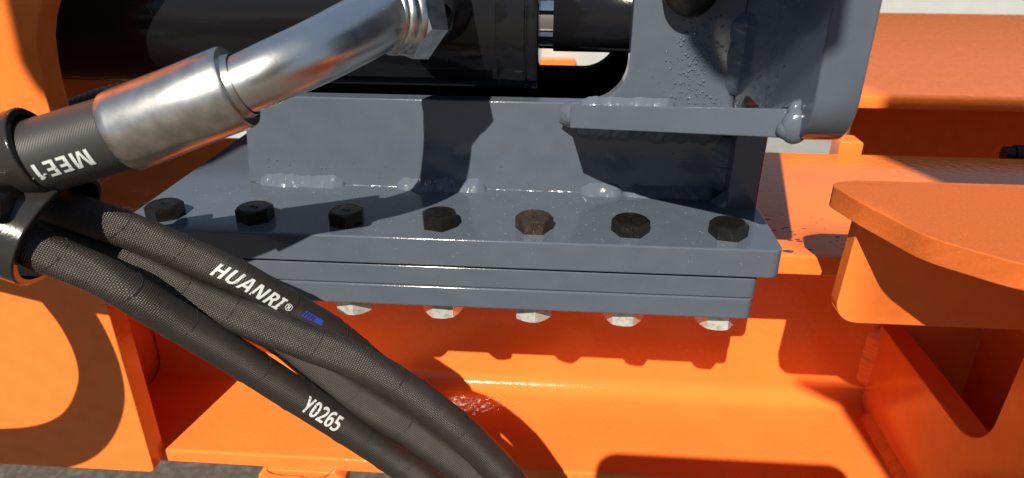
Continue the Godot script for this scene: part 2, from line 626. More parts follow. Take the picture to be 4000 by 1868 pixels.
func seam(frames: Array, radius: float, s0: float, slope: float, parent: Node3D) -> void:
	var b := Builder.new()
	var pts := []
	for i in 41:
		var a := TAU * i / 40.0
		var s := s0 + slope * sin(a - 0.6)
		var at := 0
		while at < frames.size() - 2 and frames[at + 1][4] < s:
			at += 1
		var f: Array = frames[at]
		pts.append(f[0] + f[3] * (s - f[4]) + (f[1] * cos(a) + f[2] * sin(a)) * (radius + 0.0001))
	hose(b, path(pts, 0.0015), func(_s, _a): return 0.00030, 6, false)
	put("seam", b, M.seam, parent)


# ---------------------------------------------------------------- the place
func _ready() -> void:
	rng.seed = 7
	var camera := Camera3D.new()
	camera.name = "camera"
	camera.transform = Transform3D(Basis(Vector3(0.9974, 0.0047, -0.0717), Vector3(-0.0350, 0.9033, -0.4277), Vector3(0.0627, 0.4291, 0.9011)).orthonormalized(), EYE)
	camera.fov = 37.704
	var lens := CameraAttributesPhysical.new()
	lens.frustum_focal_length = 35.15
	lens.exposure_aperture = 14.0
	lens.frustum_focus_distance = 0.57
	lens.frustum_near = 0.01
	lens.frustum_far = 400.0
	camera.attributes = lens
	camera.near = 0.01
	camera.far = 400.0
	add_child(camera)
	camera.current = true

	var around := WorldEnvironment.new()
	around.name = "environment"
	var env := Environment.new()
	var sky := Sky.new()
	var look := ProceduralSkyMaterial.new()
	look.sky_top_color = Color(0.58, 0.69, 0.84)
	look.sky_horizon_color = Color(0.76, 0.82, 0.88)
	look.sky_curve = 0.18
	look.ground_horizon_color = Color(0.52, 0.50, 0.47)
	look.ground_bottom_color = Color(0.36, 0.33, 0.30)
	look.sun_angle_max = 1.0
	sky.sky_material = look
	env.background_mode = Environment.BG_SKY
	env.sky = sky
	env.background_energy_multiplier = 0.35
	env.tonemap_mode = Environment.TONE_MAPPER_LINEAR
	env.tonemap_exposure = 1.5
	env.sdfgi_enabled = true
	env.ssao_enabled = true
	env.ssil_enabled = true
	around.environment = env
	add_child(around)

	var sun := DirectionalLight3D.new()
	sun.name = "sun"
	sun.light_energy = 1.6
	sun.light_color = Color(1.0, 0.955, 0.88)
	sun.light_angular_distance = 0.5
	sun.shadow_enabled = true
	add_child(sun)
	sun.look_at_from_position(-SUN * 3.0, Vector3.ZERO, Vector3.UP)

	make_materials()
	setting()
	rail()
	left_plate()
	right_step()
	rear_beam()
	cylinder()
	bracket()
	pressure_hose()
	sleeves()
	out_of_frame()


func setting() -> void:
	var b := Builder.new()
	var y := -0.78
	var s := 150.0
	b.quad(Vector3(-s, y, -s), Vector3(s, y, -s), Vector3(s, y, s), Vector3(-s, y, s), Vector3.UP, Vector3.UP, Vector3.UP, Vector3.UP)
	var g := put("ground", b, M.ground)
	g.set_meta("kind", "structure")
	tag(g, "brown grey stony ground far below the orange frame")
	var w := thing("white_panel", "white panel far behind the machine, seen above the orange beam", "panel", Vector3(0.6, y, -2.0))
	b = Builder.new()
	block(b, Vector3(-3.0, y, -2.06), Vector3(4.0, -0.015, -2.0), 0.004)
	put("panel", b, M.white, w)
	b = Builder.new()
	block(b, Vector3(0.02, -0.60, -1.998), Vector3(0.145, -0.235, -1.96), 0.003)
	put("orange_block", b, M.orange, w)
	tag(w.get_child(1), "orange block on the white panel, seen through the slot")
	var e := thing("added_dark_wall", "dark brown wall, unseen, added behind the white panel for the dark reflection on the orange beam", "wall", Vector3(1.0, y, -6.0))  # unseen wall, added to darken what the beam top reflects
	b = Builder.new()
	block(b, Vector3(-7.0, y, -6.2), Vector3(12.0, 1.20, -6.0), 0.02)
	put("reflected_wall", b, M.unseen_dark, e)


func rail() -> void:
	var o := thing("rail_beam", "orange steel I-beam rail running under the grey bracket", "beam", Vector3(0.3, -0.305, -0.19))
	var b := Builder.new()
	var outline := rounded([[-0.34, -0.305, 0.002], [-0.05, -0.305, 0.002], [-0.05, -0.288, 0.003], [-0.19, -0.288, 0.022], [-0.19, -0.047, 0.016], [-0.05, -0.047, 0.002], [-0.05, -0.028, 0.003], [-0.34, -0.028, 0.003], [-0.34, -0.047, 0.002], [-0.205, -0.047, 0.016], [-0.205, -0.288, 0.02], [-0.34, -0.288, 0.002]], 10)
	plate(b, across(-0.393), outline, 1.9, 0.001)
	put("beam_section", b, M.rail, o)
	# a stop block welded on the back of the rail
	b = Builder.new()
	block(b, Vector3(0.441, -0.045, -0.372), Vector3(0.470, -0.013, -0.342), 0.003)
	put("stop_block", b, M.orange, o)
	# tab hanging below the front lip, with its weld
	b = Builder.new()
	plate(b, Transform3D(Basis(), Vector3(0, 0, -0.066)), rounded([[-0.232, -0.42], [-0.125, -0.42], [-0.118, -0.312, 0.004], [-0.128, -0.302, 0.004], [-0.206, -0.302, 0.004], [-0.213, -0.312, 0.004]]), 0.022, 0.002)
	put("tab", b, M.orange, o)
	b = Builder.new()
	weld(b, [Vector3(-0.202, -0.302, -0.046), Vector3(-0.165, -0.303, -0.046), Vector3(-0.132, -0.302, -0.046)], Vector3(0, 0, 1), Vector3(0, -1, 0), 0.010, 5)
	put("weld_bead", b, M.orange_weld, o)
	# bare spots scraped through the paint of the running face
	b = Builder.new()
	for k in 26:
		var c := Vector3(rng.randf_range(0.285, 0.36), -0.0278, rng.randf_range(-0.14, -0.06))
		var l := rng.randf_range(0.0006, 0.003)
		ball(b, c, Vector3(l, 0.0002, l * rng.randf_range(0.15, 0.5)), 5)
	ball(b, Vector3(0.302, -0.0278, -0.058), Vector3(0.005, 0.0003, 0.0028), 6)
	put("paint_chips", b, M.scrape, o).set_meta("kind", "stuff")
	b = Builder.new()
	for k in 120:
		var r := rng.randf_range(0.0002, 0.0007)
		ball(b, Vector3(rng.randf_range(-0.3, 0.46), -0.288, rng.randf_range(-0.16, -0.055)), Vector3(r, r * 0.3, r * rng.randf_range(0.5, 1.0)), 4)
	for k in 60:
		var r := rng.randf_range(0.0002, 0.0006)
		ball(b, Vector3(rng.randf_range(-0.3, 0.46), rng.randf_range(-0.26, -0.07), -0.19), Vector3(r, r, r * 0.3), 4)
	put("dirt_flecks", b, M.scrape, o).set_meta("kind", "stuff")
	# end block that carries the beam on beyond the seam
	b = Builder.new()
	block(b, Vector3(-0.95, -0.30, -0.34), Vector3(-0.3955, -0.031, -0.058), 0.002)
	put("end_block", b, M.orange, o)

	# side frame with the rectangular opening, welded to the beam at the right
	var f := thing("side_frame", "orange side frame with a rounded opening, welded to the rail at right", "frame", Vector3(0.475, -0.288, 0.0))
	b = Builder.new()
	plate(b, across(0.465), rounded([[-0.1885, -0.2865], [-0.1885, -0.177], [0.022, -0.177, 0.042], [0.030, 0.020], [0.45, 0.020], [0.45, -0.2865]], 12), 0.025, 0.0015)
	put("side_plate", b, M.orange, f)
	b = Builder.new()
	weld(b, [Vector3(0.465, -0.182, -0.19), Vector3(0.465, -0.22, -0.19), Vector3(0.465, -0.262, -0.19)], Vector3(0, 0, 1), Vector3(-1, 0, 0), 0.012, 11, 0.006)
	put("weld_bead", b, M.orange_weld, f)
	b = Builder.new()
	weld(b, [Vector3(0.465, -0.287, -0.168), Vector3(0.465, -0.287, -0.08), Vector3(0.465, -0.287, 0.0)], Vector3(0, 1, 0), Vector3(-1, 0, 0), 0.011, 12, 0.006)
	put("weld_bead", b, M.orange_weld, f)
	b = Builder.new()
	block(b, Vector3(0.57, -0.30, -0.18), Vector3(0.585, 0.02, 0.45), 0.002)
	put("rear_sheet", b, M.orange, f)


func left_plate() -> void:
	var o := thing("end_plate", "tall orange end plate with curved cutout at the left", "plate", Vector3(-0.5, -0.305, -0.04))
	var b := Builder.new()
	plate(b, Transform3D(Basis(), Vector3(0, 0, -0.055)), rounded([[-1.1, -0.306], [-0.3185, -0.302, 0.006], [-0.3210, 0.085], [-0.3212, 0.106], [-0.319, 0.129], [-0.316, 0.147], [-0.310, 0.163], [-0.302, 0.177], [-0.284, 0.206], [-0.26, 0.235], [-0.26, 0.42], [-1.1, 0.42]]), 0.025, 0.0015)
	put("plate", b, M.orange, o)
	# the wall of the housing behind it
	b = Builder.new()
	block(b, Vector3(-1.1, -0.03, -0.40), Vector3(-0.300, 0.095, -0.38), 0.002)
	put("rear_wall", b, M.orange, o)
	var h := thing("ribbed_hose", "tan ribbed hose in the shade behind the black cylinder", "hose", Vector3(-0.45, 0.03, -0.25))
	b = Builder.new()
	hose(b, path([Vector3(-0.62, -0.02, -0.24), Vector3(-0.49, 0.018, -0.25), Vector3(-0.41, 0.045, -0.255), Vector3(-0.30, 0.05, -0.32)], 0.0012), func(s, a): return 0.0125 + 0.0016 * sin(TAU * (s / 0.0075 + a / TAU)), 24)
	put("ribbed_tube", b, M.tan, h)


func right_step() -> void:
	var o := thing("step_bracket", "orange bracket of a pointed top plate over an upright plate, at right", "bracket", Vector3(0.45, -0.045, 0.02))
	var b := Builder.new()
	plate(b, lying(0.0415), rounded([[0.3005, 0.001, 0.010], [0.322, -0.0075, 0.004], [0.95, -0.010], [0.95, 0.150], [0.45, 0.147, 0.02], [0.372, 0.131, 0.06], [0.331, 0.094, 0.05], [0.311, 0.040, 0.03]], 8), 0.0168, 0.0010)
	put("top_plate", b, M.orange_dusty, o)
	b = Builder.new()
	plate(b, Transform3D(Basis(), Vector3(0, 0, 0.016)), rounded([[0.3135, -0.0455, 0.018], [0.95, -0.0455], [0.95, 0.0412], [0.3165, 0.0412, 0.002]], 8), 0.014, 0.0015)
	put("upright_plate", b, M.orange, o)
	b = Builder.new()
	weld(b, [Vector3(0.3200, 0.0405, 0.030), Vector3(0.36, 0.0405, 0.030), Vector3(0.95, 0.0405, 0.030)], Vector3(0, 0, 1), Vector3(0, -1, 0), 0.005, 21)
	put("weld_bead", b, M.orange_weld, o)


func rear_beam() -> void:
	var o := thing("rear_beam", "wide orange beam behind the rail, its underside in deep shade", "beam", Vector3(0.9, 0.0, -0.6))
	var b := Builder.new()
	plate(b, across(0.42), rounded([[-1.30, 0.0005], [-0.45, 0.0005, 0.002], [-0.45, 0.0185, 0.004], [-1.30, 0.0185, 0.004]], 6), 1.6, 0.002)
	put("top_plate", b, M.orange_satin, o)
	b = Builder.new()
	block(b, Vector3(0.56, -0.50, -0.625), Vector3(2.0, -0.001, -0.61), 0.002)
	put("web_plate", b, M.orange, o)
	var p := thing("pipe_coupling", "small steel pipe coupling in the gap beside the rail at far right", "coupling", Vector3(0.70, -0.045, -0.44))
	b = Builder.new()
	lathe(b, along(Vector3(0.690, -0.052, -0.43), Vector3(1, 0.0, 0.15)), [[0.0, 0.0], [0.0, 0.011, 1], [0.012, 0.011, 1], [0.012, 0.014, 1], [0.028, 0.014, 1], [0.028, 0.009, 1], [0.12, 0.009, 1]], 32)
	put("coupling_body", b, M.bolt, p)


func cylinder() -> void:
	var y := 0.156
	var z := -0.172
	var o := thing("hydraulic_cylinder", "thick black hydraulic cylinder lying above the rail behind the grey plate", "cylinder", Vector3(-0.2, y, z))
	var f := along(Vector3(-0.95, y, z), Vector3.RIGHT)
	var b := Builder.new()
	lathe(b, f, [[0.0, 0.0], [0.0, 0.0715, 1], [0.991, 0.0715, 1], [0.991, 0.0]], 128)
	put("barrel", b, M.black, o)
	b = Builder.new()
	lathe(b, f, [[0.991, 0.030], [0.991, 0.0716], [0.992, 0.0722], [1.0155, 0.0722, 1], [1.0155, 0.0700, 1], [1.0172, 0.0700, 1], [1.0172, 0.0714], [1.0180, 0.0722], [1.0260, 0.0722], [1.0270, 0.0714], [1.0270, 0.0350, 1], [1.0270, 0.0]], 128)
	put("end_gland", b, M.black, o)
	b = Builder.new()
	lathe(b, f, [[1.020, 0.0335], [1.0405, 0.0335, 1]], 64)
	put("rod", b, M.chrome, o)
	b = Builder.new()
	lathe(b, f, [[1.0395, 0.0], [1.0395, 0.0345, 1], [1.0402, 0.0358], [1.130, 0.0360], [1.190, 0.0360], [1.19, 0.0]], 64)
	put("rod_end", b, M.black, o)
	# port boss on the barrel's front
	b = Builder.new()
	lathe(b, along(Vector3(-0.0110, 0.1745, -0.0400), Vector3(0.06, -0.12, -0.98)), [[0.0, 0.0], [0.0, 0.0250], [0.0015, 0.0268], [0.020, 0.0272], [0.028, 0.0285], [0.110, 0.0300]], 64)
	put("port_boss", b, M.black, o)


func bracket() -> void:
	var o := thing("mounting_bracket", "grey painted sliding bracket with a row of seven bolts, clamped on the orange rail", "bracket", Vector3(0.0, -0.065, -0.1))
	var b := Builder.new()
	plate(b, lying(-0.0250), rounded([[-0.2725, -0.305], [0.279, -0.305], [0.279, 0.0, 0.009], [-0.2725, 0.0, 0.006]], 8), 0.0250, 0.0016)
	put("base_plate", b, M.grey, o)
	b = Builder.new()
	plate(b, lying(-0.0458), rounded([[-0.2725, -0.0475], [0.2635, -0.0475], [0.2635, -0.003, 0.006], [-0.2725, -0.003, 0.004]], 8), 0.0187, 0.0016)
	put("spacer_bar", b, M.grey, o)
	b = Builder.new()
	plate(b, lying(-0.0655), rounded([[-0.2725, -0.095], [0.2625, -0.095], [0.2625, -0.0025, 0.006], [-0.2725, -0.0025, 0.004]], 8), 0.0194, 0.0016)
	put("clamp_bar", b, M.grey, o)
	# the near web with its slot, and the far one
	var web := rounded([[-0.2015, 0.0], [0.2505, 0.0], [0.2505, 0.42], [0.157, 0.42], [0.157, 0.0855, 0.036], [-0.193, 0.0855, 0.004]], 16)
	b = Builder.new()
	plate(b, Transform3D(Basis(), Vector3(0, 0, -0.1306)), web, 0.018, 0.0014)
	put("web_plate", b, M.grey, o)
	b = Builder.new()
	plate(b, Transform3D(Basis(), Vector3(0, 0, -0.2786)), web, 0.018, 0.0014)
	tag(put("web_plate", b, M.gap_shade, o), "rear upright plate, coloured black for the deep shade in the gap")
	# the ear: upright plate at the right end
	b = Builder.new()
	plate(b, across(0.2502), rounded([[-0.30, 0.0], [-0.085, 0.0], [-0.085, 0.1045, 0.02], [0.082, 0.1075, 0.034], [0.0835, 0.42], [-0.30, 0.42]], 12), 0.0268, 0.0022)
	put("ear_plate", b, M.grey, o)
	# inclined brace between web and ear
	var tilt := Transform3D(Basis(Vector3(1, 0, 0), Vector3(0, 0.2567, 0.9665), Vector3(0, 0.9665, -0.2567)), Vector3(0, 0.0640, -0.1126))
	b = Builder.new()
	plate(b, tilt, rounded([[0.1069, 0.0], [0.1069, 0.0695, 0.001], [0.2415, 0.1785, 0.002], [0.2495, 0.1785, 0.002], [0.2495, 0.0]], 4), 0.0186, 0.0010)
	put("brace_plate", b, M.grey, o)

	# welds
	var zf := -0.1126
	for s in [[-0.191, -0.106, 3], [-0.056, 0.031, 4], [0.119, 0.160, 6], [0.160, 0.247, 7]]:
		b = Builder.new()
		weld(b, [Vector3(s[0], 0.0, zf), Vector3((s[0] + s[1]) / 2, 0.0, zf), Vector3(s[1], 0.0, zf)], Vector3(0, 0, 1), Vector3(0, 1, 0), 0.0108, s[2], 0.015, 0.22)
		put("weld_bead", b, M.grey_weld, o)
	b = Builder.new()
	weld(b, [Vector3(-0.196, 0.0, zf), Vector3(0.02, 0.0, zf), Vector3(0.247, 0.0, zf)], Vector3(0, 0, 1), Vector3(0, 1, 0), 0.0022, 9, 0.007, 0.5)
	put("seam_sealer", b, M.grey_weld, o)
	b = Builder.new()
	weld(b, [Vector3(0.112, 0.0645, zf), Vector3(0.18, 0.0645, zf), Vector3(0.246, 0.0645, zf)], Vector3(0, -1, 0.1).normalized(), Vector3(0, 0, 1), 0.014, 13, 0.014, 0.22)
	put("weld_bead", b, M.grey_weld, o)
	b = Builder.new()
	weld(b, [Vector3(0.115, 0.083, zf), Vector3(0.16, 0.083, zf), Vector3(0.20, 0.083, zf)], Vector3(0, 1, 0.27).normalized(), Vector3(0, 0, 1), 0.010, 14, 0.012, 0.12)
	put("weld_bead", b, M.grey_weld, o)
	b = Builder.new()
	weld(b, [Vector3(0.1069, 0.064, -0.108), Vector3(0.1069, 0.076, -0.100), Vector3(0.1069, 0.088, -0.105)], Vector3(-1, 0, 0), Vector3(0, 0, 1), 0.010, 15, 0.01, 0.2)
	put("weld_bead", b, M.grey_weld, o)
	for s in [[0.005, 0.060, 16], [0.095, 0.165, 17]]:
		b = Builder.new()
		weld(b, [Vector3(0.2503, s[0], zf), Vector3(0.2503, (s[0] + s[1]) / 2, zf), Vector3(0.2503, s[1], zf)], Vector3(-1, 0, 0), Vector3(0, 0, 1), 0.012, s[2], 0.012, 0.15)
		put("weld_bead", b, M.grey_weld, o)
	b = Builder.new()
	weld(b, [Vector3(0.2503, 0.0, -0.109), Vector3(0.2503, 0.0, -0.098), Vector3(0.2503, 0.0, -0.086)], Vector3(-1, 0, 0), Vector3(0, 1, 0), 0.014, 18, 0.008, 0.3)
	put("weld_bead", b, M.grey_weld, o)
	b = Builder.new()
	ball(b, Vector3(0.2490, 0.1175, 0.0600), Vector3(0.0095, 0.0115, 0.0065), 18)
	ball(b, Vector3(0.2480, 0.1255, 0.0570), Vector3(0.0050, 0.0080, 0.0045), 12)
	ball(b, Vector3(0.2440, 0.1150, 0.0590), Vector3(0.0065, 0.0065, 0.0055), 12)
	put("weld_bead", b, M.grey_weld, o)
	b = Builder.new()
	weld(b, [Vector3(0.2503, 0.083, -0.09), Vector3(0.2503, 0.108, -0.01), Vector3(0.2503, 0.132, 0.060)], Vector3(-1, 0, 0), Vector3(0, 0.96, -0.26), 0.006, 19, 0.006, 0.3)
	put("weld_bead", b, M.grey_weld, o)

	# weld spatter and paint drops
	b = Builder.new()
	for k in 46:
		var r := rng.randf_range(0.0003, 0.0010)
		ball(b, Vector3(rng.randf_range(-0.18, 0.10), rng.randf_range(0.004, 0.045) * rng.randf_range(0.3, 1.0) + 0.006, zf), Vector3(r, r, r * 0.8), 5)
	for k in 330:
		var r := rng.randf_range(0.0004, 0.0018) * rng.randf_range(0.4, 1.0)
		var u := clampf(rng.randfn(0.213, 0.016), 0.165, 0.249)
		var w := clampf(rng.randfn(0.122, 0.022), 0.088, 0.19)
		ball(b, Vector3(u, w, zf), Vector3(r, r, r * 0.85), 5)
	for k in 60:
		var r := rng.randf_range(0.0003, 0.0009)
		ball(b, Vector3(0.2502, rng.randf_range(0.11, 0.19), rng.randf_range(-0.10, 0.03)), Vector3(r * 0.8, r, r), 5)
	for k in 16:
		var r := rng.randf_range(0.0004, 0.0012)
		ball(b, Vector3(rng.randf_range(0.115, 0.24), rng.randf_range(0.03, 0.058), zf), Vector3(r, r, r * 0.8), 5)
	for k in 60:
		var r := rng.randf_range(0.0003, 0.0008)
		ball(b, Vector3(rng.randf_range(-0.19, 0.23), 0.0, rng.randf_range(-0.1, -0.06)), Vector3(r, r * 0.8, r), 5)
	put("weld_spatter", b, M.spatter, o).set_meta("kind", "stuff")
	b = Builder.new()
	for k in 420:
		var r := rng.randf_range(0.00012, 0.00034)
		ball(b, Vector3(rng.randf_range(-0.26, 0.27), 0.0, -0.002 - 0.10 * rng.randf()), Vector3(r * 1.4, r * 0.6, r), 3)
	for k in 40:
		var r := rng.randf_range(0.00012, 0.00026)
		ball(b, Vector3(rng.randf_range(-0.17, 0.27), rng.randf_range(-0.022, -0.002), 0.0), Vector3(r * 1.3, r, r * 0.6), 3)
	put("dust", b, M.speck, o).set_meta("kind", "stuff")

	# seven bolts with nuts under the clamp bar
	var turns := [2.0, 1.0, 11.6, 16.0, 30.0, 26.5, 17.8]
	for i in 7:
		var at := Vector3(-0.24 + 0.08 * i, 0.0, -0.028)
		b = Builder.new()
		hexagon(b, 0.0276, 0.0115, deg_to_rad(turns[i]))
		var h := MeshInstance3D.new()
		h.name = numbered("hex_bolt", o)
		h.mesh = b.mesh()
		h.position = at - origins[o]
		h.material_override = M.bolt_rusty if i == 4 else M.bolt
		o.add_child(h, true)
		if i == 4:
			h.set_meta("label", "browned, slightly rusty bolt head, fifth from the left")
		# the raised grade mark on the head
		var tm := TextMesh.new()
		var font := SystemFont.new()
		font.font_names = PackedStringArray(["Droid Sans"])
		font.font_weight = 700
		tm.font = font
		tm.text = "8.8"
		tm.font_size = 32
		tm.pixel_size = 0.00017
		tm.depth = 0.0006
		var mark := MeshInstance3D.new()
		mark.name = "grade_mark"
		mark.mesh = tm
		mark.material_override = h.material_override
		mark.transform = Transform3D(Basis(Vector3.UP, deg_to_rad(turns[i] * 2.0 - 30.0)) * Basis(Vector3.RIGHT, -PI / 2), Vector3(0, 0.0113, 0.0))
		h.add_child(mark, true)
		b = Builder.new()
		hexagon(b, 0.0305, 0.0190, deg_to_rad(turns[(i * 3 + 2) % 7] + 8.0), -1.0, 0.008)
		var nut := MeshInstance3D.new()
		nut.name = numbered("hex_nut", o)
		nut.mesh = b.mesh()
		nut.position = at + Vector3(0, -0.0652, 0) - origins[o]
		nut.material_override = M.nut
		o.add_child(nut, true)
		b = Builder.new()
		lathe(b, along(at + Vector3(0, -0.065, 0), Vector3.DOWN, Vector3.BACK), [[0.0, 0.0075], [0.019, 0.0075], [0.0205, 0.0060, 1], [0.0205, 0.0]], 24)
		var shank := put("bolt_shank", b, M.zinc, o)
		shank.cast_shadow = GeometryInstance3D.SHADOW_CASTING_SETTING_ON

	# the pivot pin through the web, its head cut by the top of the picture
	var p := thing("pivot_pin", "dark round pin head with worn rim on the grey plate at top", "pin", Vector3(0.2, 0.186, -0.09))
	b = Builder.new()
	lathe(b, along(Vector3(0.2005, 0.1850, -0.1130), Vector3(0.0, 0.0, 1.0)), [[0.0, 0.0226], [0.0165, 0.0226], [0.0185, 0.0218], [0.0205, 0.0195], [0.0205, 0.0120, 1], [0.0199, 0.0115, 1], [0.0199, 0.0]], 56)
	put("pin_head", b, M.bolt, p)


func pressure_hose() -> void:
	var o := thing("pressure_hose", "thick black hose with a steel ferrule and bent steel elbow screwed into the cylinder", "hose", Vector3(-0.17, 0.11, 0.11))
	# rubber hose
	var pts := [Vector3(-0.56, 0.10, 0.10), Vector3(-0.44, 0.083, 0.120), Vector3(-0.35, 0.077, 0.132), Vector3(-0.2772, 0.0890, 0.1300), Vector3(-0.2304, 0.1005, 0.1200), Vector3(-0.2014, 0.1087, 0.1140), Vector3(-0.171, 0.1175, 0.1095), Vector3(-0.150, 0.1250, 0.1063)]
	var fr := path(pts, 0.003)
	var r := 0.0232
	var b := Builder.new()
	hose(b, fr, func(_s, _a): return r, 56)
	put("rubber_hose", b, M.rubber, o)
	# lettering, upside down as it lies
	var s: float = near(fr, Vector3(-0.2014, 0.1087, 0.1135)) - 0.001
	print_on(fr, r, "MEE11", s, facing(fr, s) + 0.36, 0.0105, 0.0445, true, M.ink, o)
	# ferrule: swaged sleeve
	var a0 := Vector3(-0.1690, 0.1180, 0.1093)
	var a1 := Vector3(-0.0965, 0.1447, 0.0981)
	var axis := (a1 - a0).normalized()
	var l := (a1 - a0).length()
	b = Builder.new()
	lathe(b, along(a0, axis), [[0.0, 0.0232], [0.0, 0.0246], [0.001, 0.0253], [0.006, 0.0256], [l * 0.5, 0.0252], [l - 0.002, 0.0256], [l, 0.0246, 1], [l, 0.0200, 1], [l + 0.004, 0.0190, 1]], 72)
	put("ferrule", b, M.ferrule, o)
	# elbow
	var ax := Vector3(0.617, -0.154, -0.771)
	var ring := Vector3(-0.0273, 0.1730, -0.0050)
	b = Builder.new()
	var ep := path([a1 - axis * 0.01, a1 + axis * 0.004, Vector3(-0.0742, 0.1535, 0.0878), Vector3(-0.0587, 0.1594, 0.0728), Vector3(-0.0455, 0.1650, 0.0480), Vector3(-0.0350, 0.1700, 0.0220), ring - ax * 0.008 + Vector3(0.003, 0, 0), ring + ax * 0.008], 0.002)
	hose(b, ep, func(q, _a): return lerpf(0.0174, 0.0218, clampf(q / 0.12, 0.0, 1.0)), 56)
	put("elbow_tube", b, M.steel, o)
	b = Builder.new()
	lathe(b, along(ring, ax), [[-0.0060, 0.0200], [-0.0040, 0.0238], [-0.0022, 0.0252], [0.0000, 0.0250, 1], [0.0006, 0.0240, 1], [0.0014, 0.0262], [0.0040, 0.0274], [0.0070, 0.0274], [0.0088, 0.0260, 1], [0.0096, 0.0250, 1], [0.0106, 0.0258], [0.0122, 0.0270], [0.0145, 0.0274, 1]], 64)
	put("collar", b, M.zinc, o)
	# union nut
	b = Builder.new()
	hexagon(b, 0.0525, 0.0185, 0.35)
	for i in b.v.size():
		b.v[i] = Basis(Vector3.RIGHT, PI / 2) * b.v[i]
		b.n[i] = Basis(Vector3.RIGHT, PI / 2) * b.n[i]
	var f := along(ring + ax * 0.0325, -ax)
	for i in b.v.size():
		b.v[i] = f * Vector3(b.v[i].x, b.v[i].y, b.v[i].z)
		b.n[i] = f.basis * b.n[i]
	put("union_nut", b, M.zinc, o)


func sleeves() -> void:
	var r := 0.0126
	var specs := {
		"a": [[-0.62, 0.20, 0.14], [-0.45, 0.135, 0.115], [-0.34, 0.095, 0.106], [-0.2985, 0.0815, 0.1032], [-0.2550, 0.0695, 0.1000], [-0.2237, 0.0575, 0.0975], [-0.1884, 0.0407, 0.0927], [-0.1558, 0.0218, 0.0874], [-0.1264, 0.0033, 0.0830], [-0.0995, -0.0240, 0.0730], [-0.0743, -0.0557, 0.0576], [-0.0503, -0.0956, 0.0416], [-0.0218, -0.1364, 0.0313], [0.0165, -0.1940, 0.0228], [0.0525, -0.2544, 0.0268], [0.10, -0.36, 0.04], [0.12, -0.50, 0.06]],
		"b": [[-0.62, 0.17, 0.12], [-0.45, 0.110, 0.105], [-0.35, 0.078, 0.097], [-0.3107, 0.0645, 0.0935], [-0.2657, 0.0504, 0.0925], [-0.2318, 0.0328, 0.0908], [-0.1937, 0.0153, 0.0942], [-0.1543, -0.0025, 0.1000], [-0.1149, -0.0172, 0.1042], [-0.0757, -0.0305, 0.1078], [-0.0366, -0.0447, 0.1107], [-0.0004, -0.0709, 0.1096], [0.0302, -0.0988, 0.1096], [0.0532, -0.1254, 0.1096], [0.0757, -0.1555, 0.1113], [0.115, -0.25, 0.11], [0.15, -0.40, 0.11]],
		"e": [[-0.62, 0.15, 0.10], [-0.45, 0.09, 0.09], [-0.3320, 0.0465, 0.0758], [-0.2806, 0.0300, 0.0752], [-0.2504, 0.0114, 0.0712], [-0.1970, -0.0130, 0.0680], [-0.1389, -0.0383, 0.0704], [-0.1084, -0.0517, 0.0740], [-0.0822, -0.0712, 0.0795], [-0.0537, -0.0921, 0.0850], [-0.0306, -0.1062, 0.0888], [-0.0050, -0.1208, 0.0925], [0.0215, -0.1386, 0.0970], [0.0520, -0.1615, 0.1020], [0.10, -0.23, 0.11], [0.15, -0.36, 0.11]],
		"c": [[-0.62, 0.19, 0.17], [-0.45, 0.140, 0.160], [-0.33, 0.100, 0.152], [-0.2630, 0.0755, 0.1469], [-0.2407, 0.0665, 0.1433], [-0.2197, 0.0530, 0.1436], [-0.1867, 0.0336, 0.1394], [-0.1672, 0.0156, 0.1355], [-0.1436, -0.0135, 0.1255], [-0.1171, -0.0441, 0.1161], [-0.0876, -0.0774, 0.1077], [-0.0550, -0.1124, 0.0998], [-0.0194, -0.1499, 0.0930], [0.0110, -0.1784, 0.0934], [0.07, -0.27, 0.10], [0.12, -0.40, 0.11]],
	}
	var labels := {
		"a": "uppermost sleeved black hose, with white lettering beside the grey plates",
		"b": "plain black sleeved hose lying over its neighbours in the middle of the bundle",
		"e": "plain black sleeved hose half hidden, low between two others at right",
		"c": "lowest black sleeved hose, nearest the orange floor, with a white number",
	}
	for key in ["a", "b", "e", "c"]:
		var pts := []
		for p in specs[key]:
			pts.append(Vector3(p[0], p[1], p[2]))
		var fr := path(pts, 0.003)
		var o := thing("sleeved_hose", labels[key], "hose", pts[6], "sleeved hoses in the bundle")
		var rr: float = r
		var noise := FastNoiseLite.new()
		noise.seed = key.unicode_at(0)
		noise.frequency = 25.0
		var b := Builder.new()
		hose(b, fr, func(s, a): return rr * (1.0 + 0.02 * noise.get_noise_3d(s * 1.5, cos(a) * 0.02, sin(a) * 0.02)), 48, true, noise)
		put("sleeve", b, M.sleeve, o)
		var k := 0
		var s0: float = 0.29 + rng.randf() * 0.03
		while s0 < fr[-1][4] - 0.15:
			seam(fr, rr, s0, rng.randf_range(0.007, 0.015), o)
			s0 += rng.randf_range(0.034, 0.066)
			k += 1
		if key == "a":
			var s := near(fr, Vector3(-0.1205, -0.0005, 0.0815))
			print_on(fr, rr, "HUANRI", s, facing(fr, s) + 0.08, 0.0105, 0.0490, false, M.ink, o, "lettering", 0.32)
			s += 0.029
			print_on(fr, rr, "®", s, facing(fr, s) + 0.0, 0.0052, 0.0052, false, M.ink, o, "lettering")
			s += 0.016
			print_on(fr, rr, "IIII", s, facing(fr, s) - 0.12, 0.0048, 0.0090, false, M.blue_ink, o, "blue_mark", 0.4)
			s += 0.009
			print_on(fr, rr, "◣", s, facing(fr, s) - 0.16, 0.0040, 0.0070, false, M.blue_ink, o, "blue_mark")
		if key == "c":
			var s := near(fr, Vector3(-0.0715, -0.0945, 0.1040))
			print_on(fr, rr, "Y0265", s, facing(fr, s) + 0.12, 0.0125, 0.0330, false, M.ink, o, "lettering", 0.0, "Droid Sans", 700)

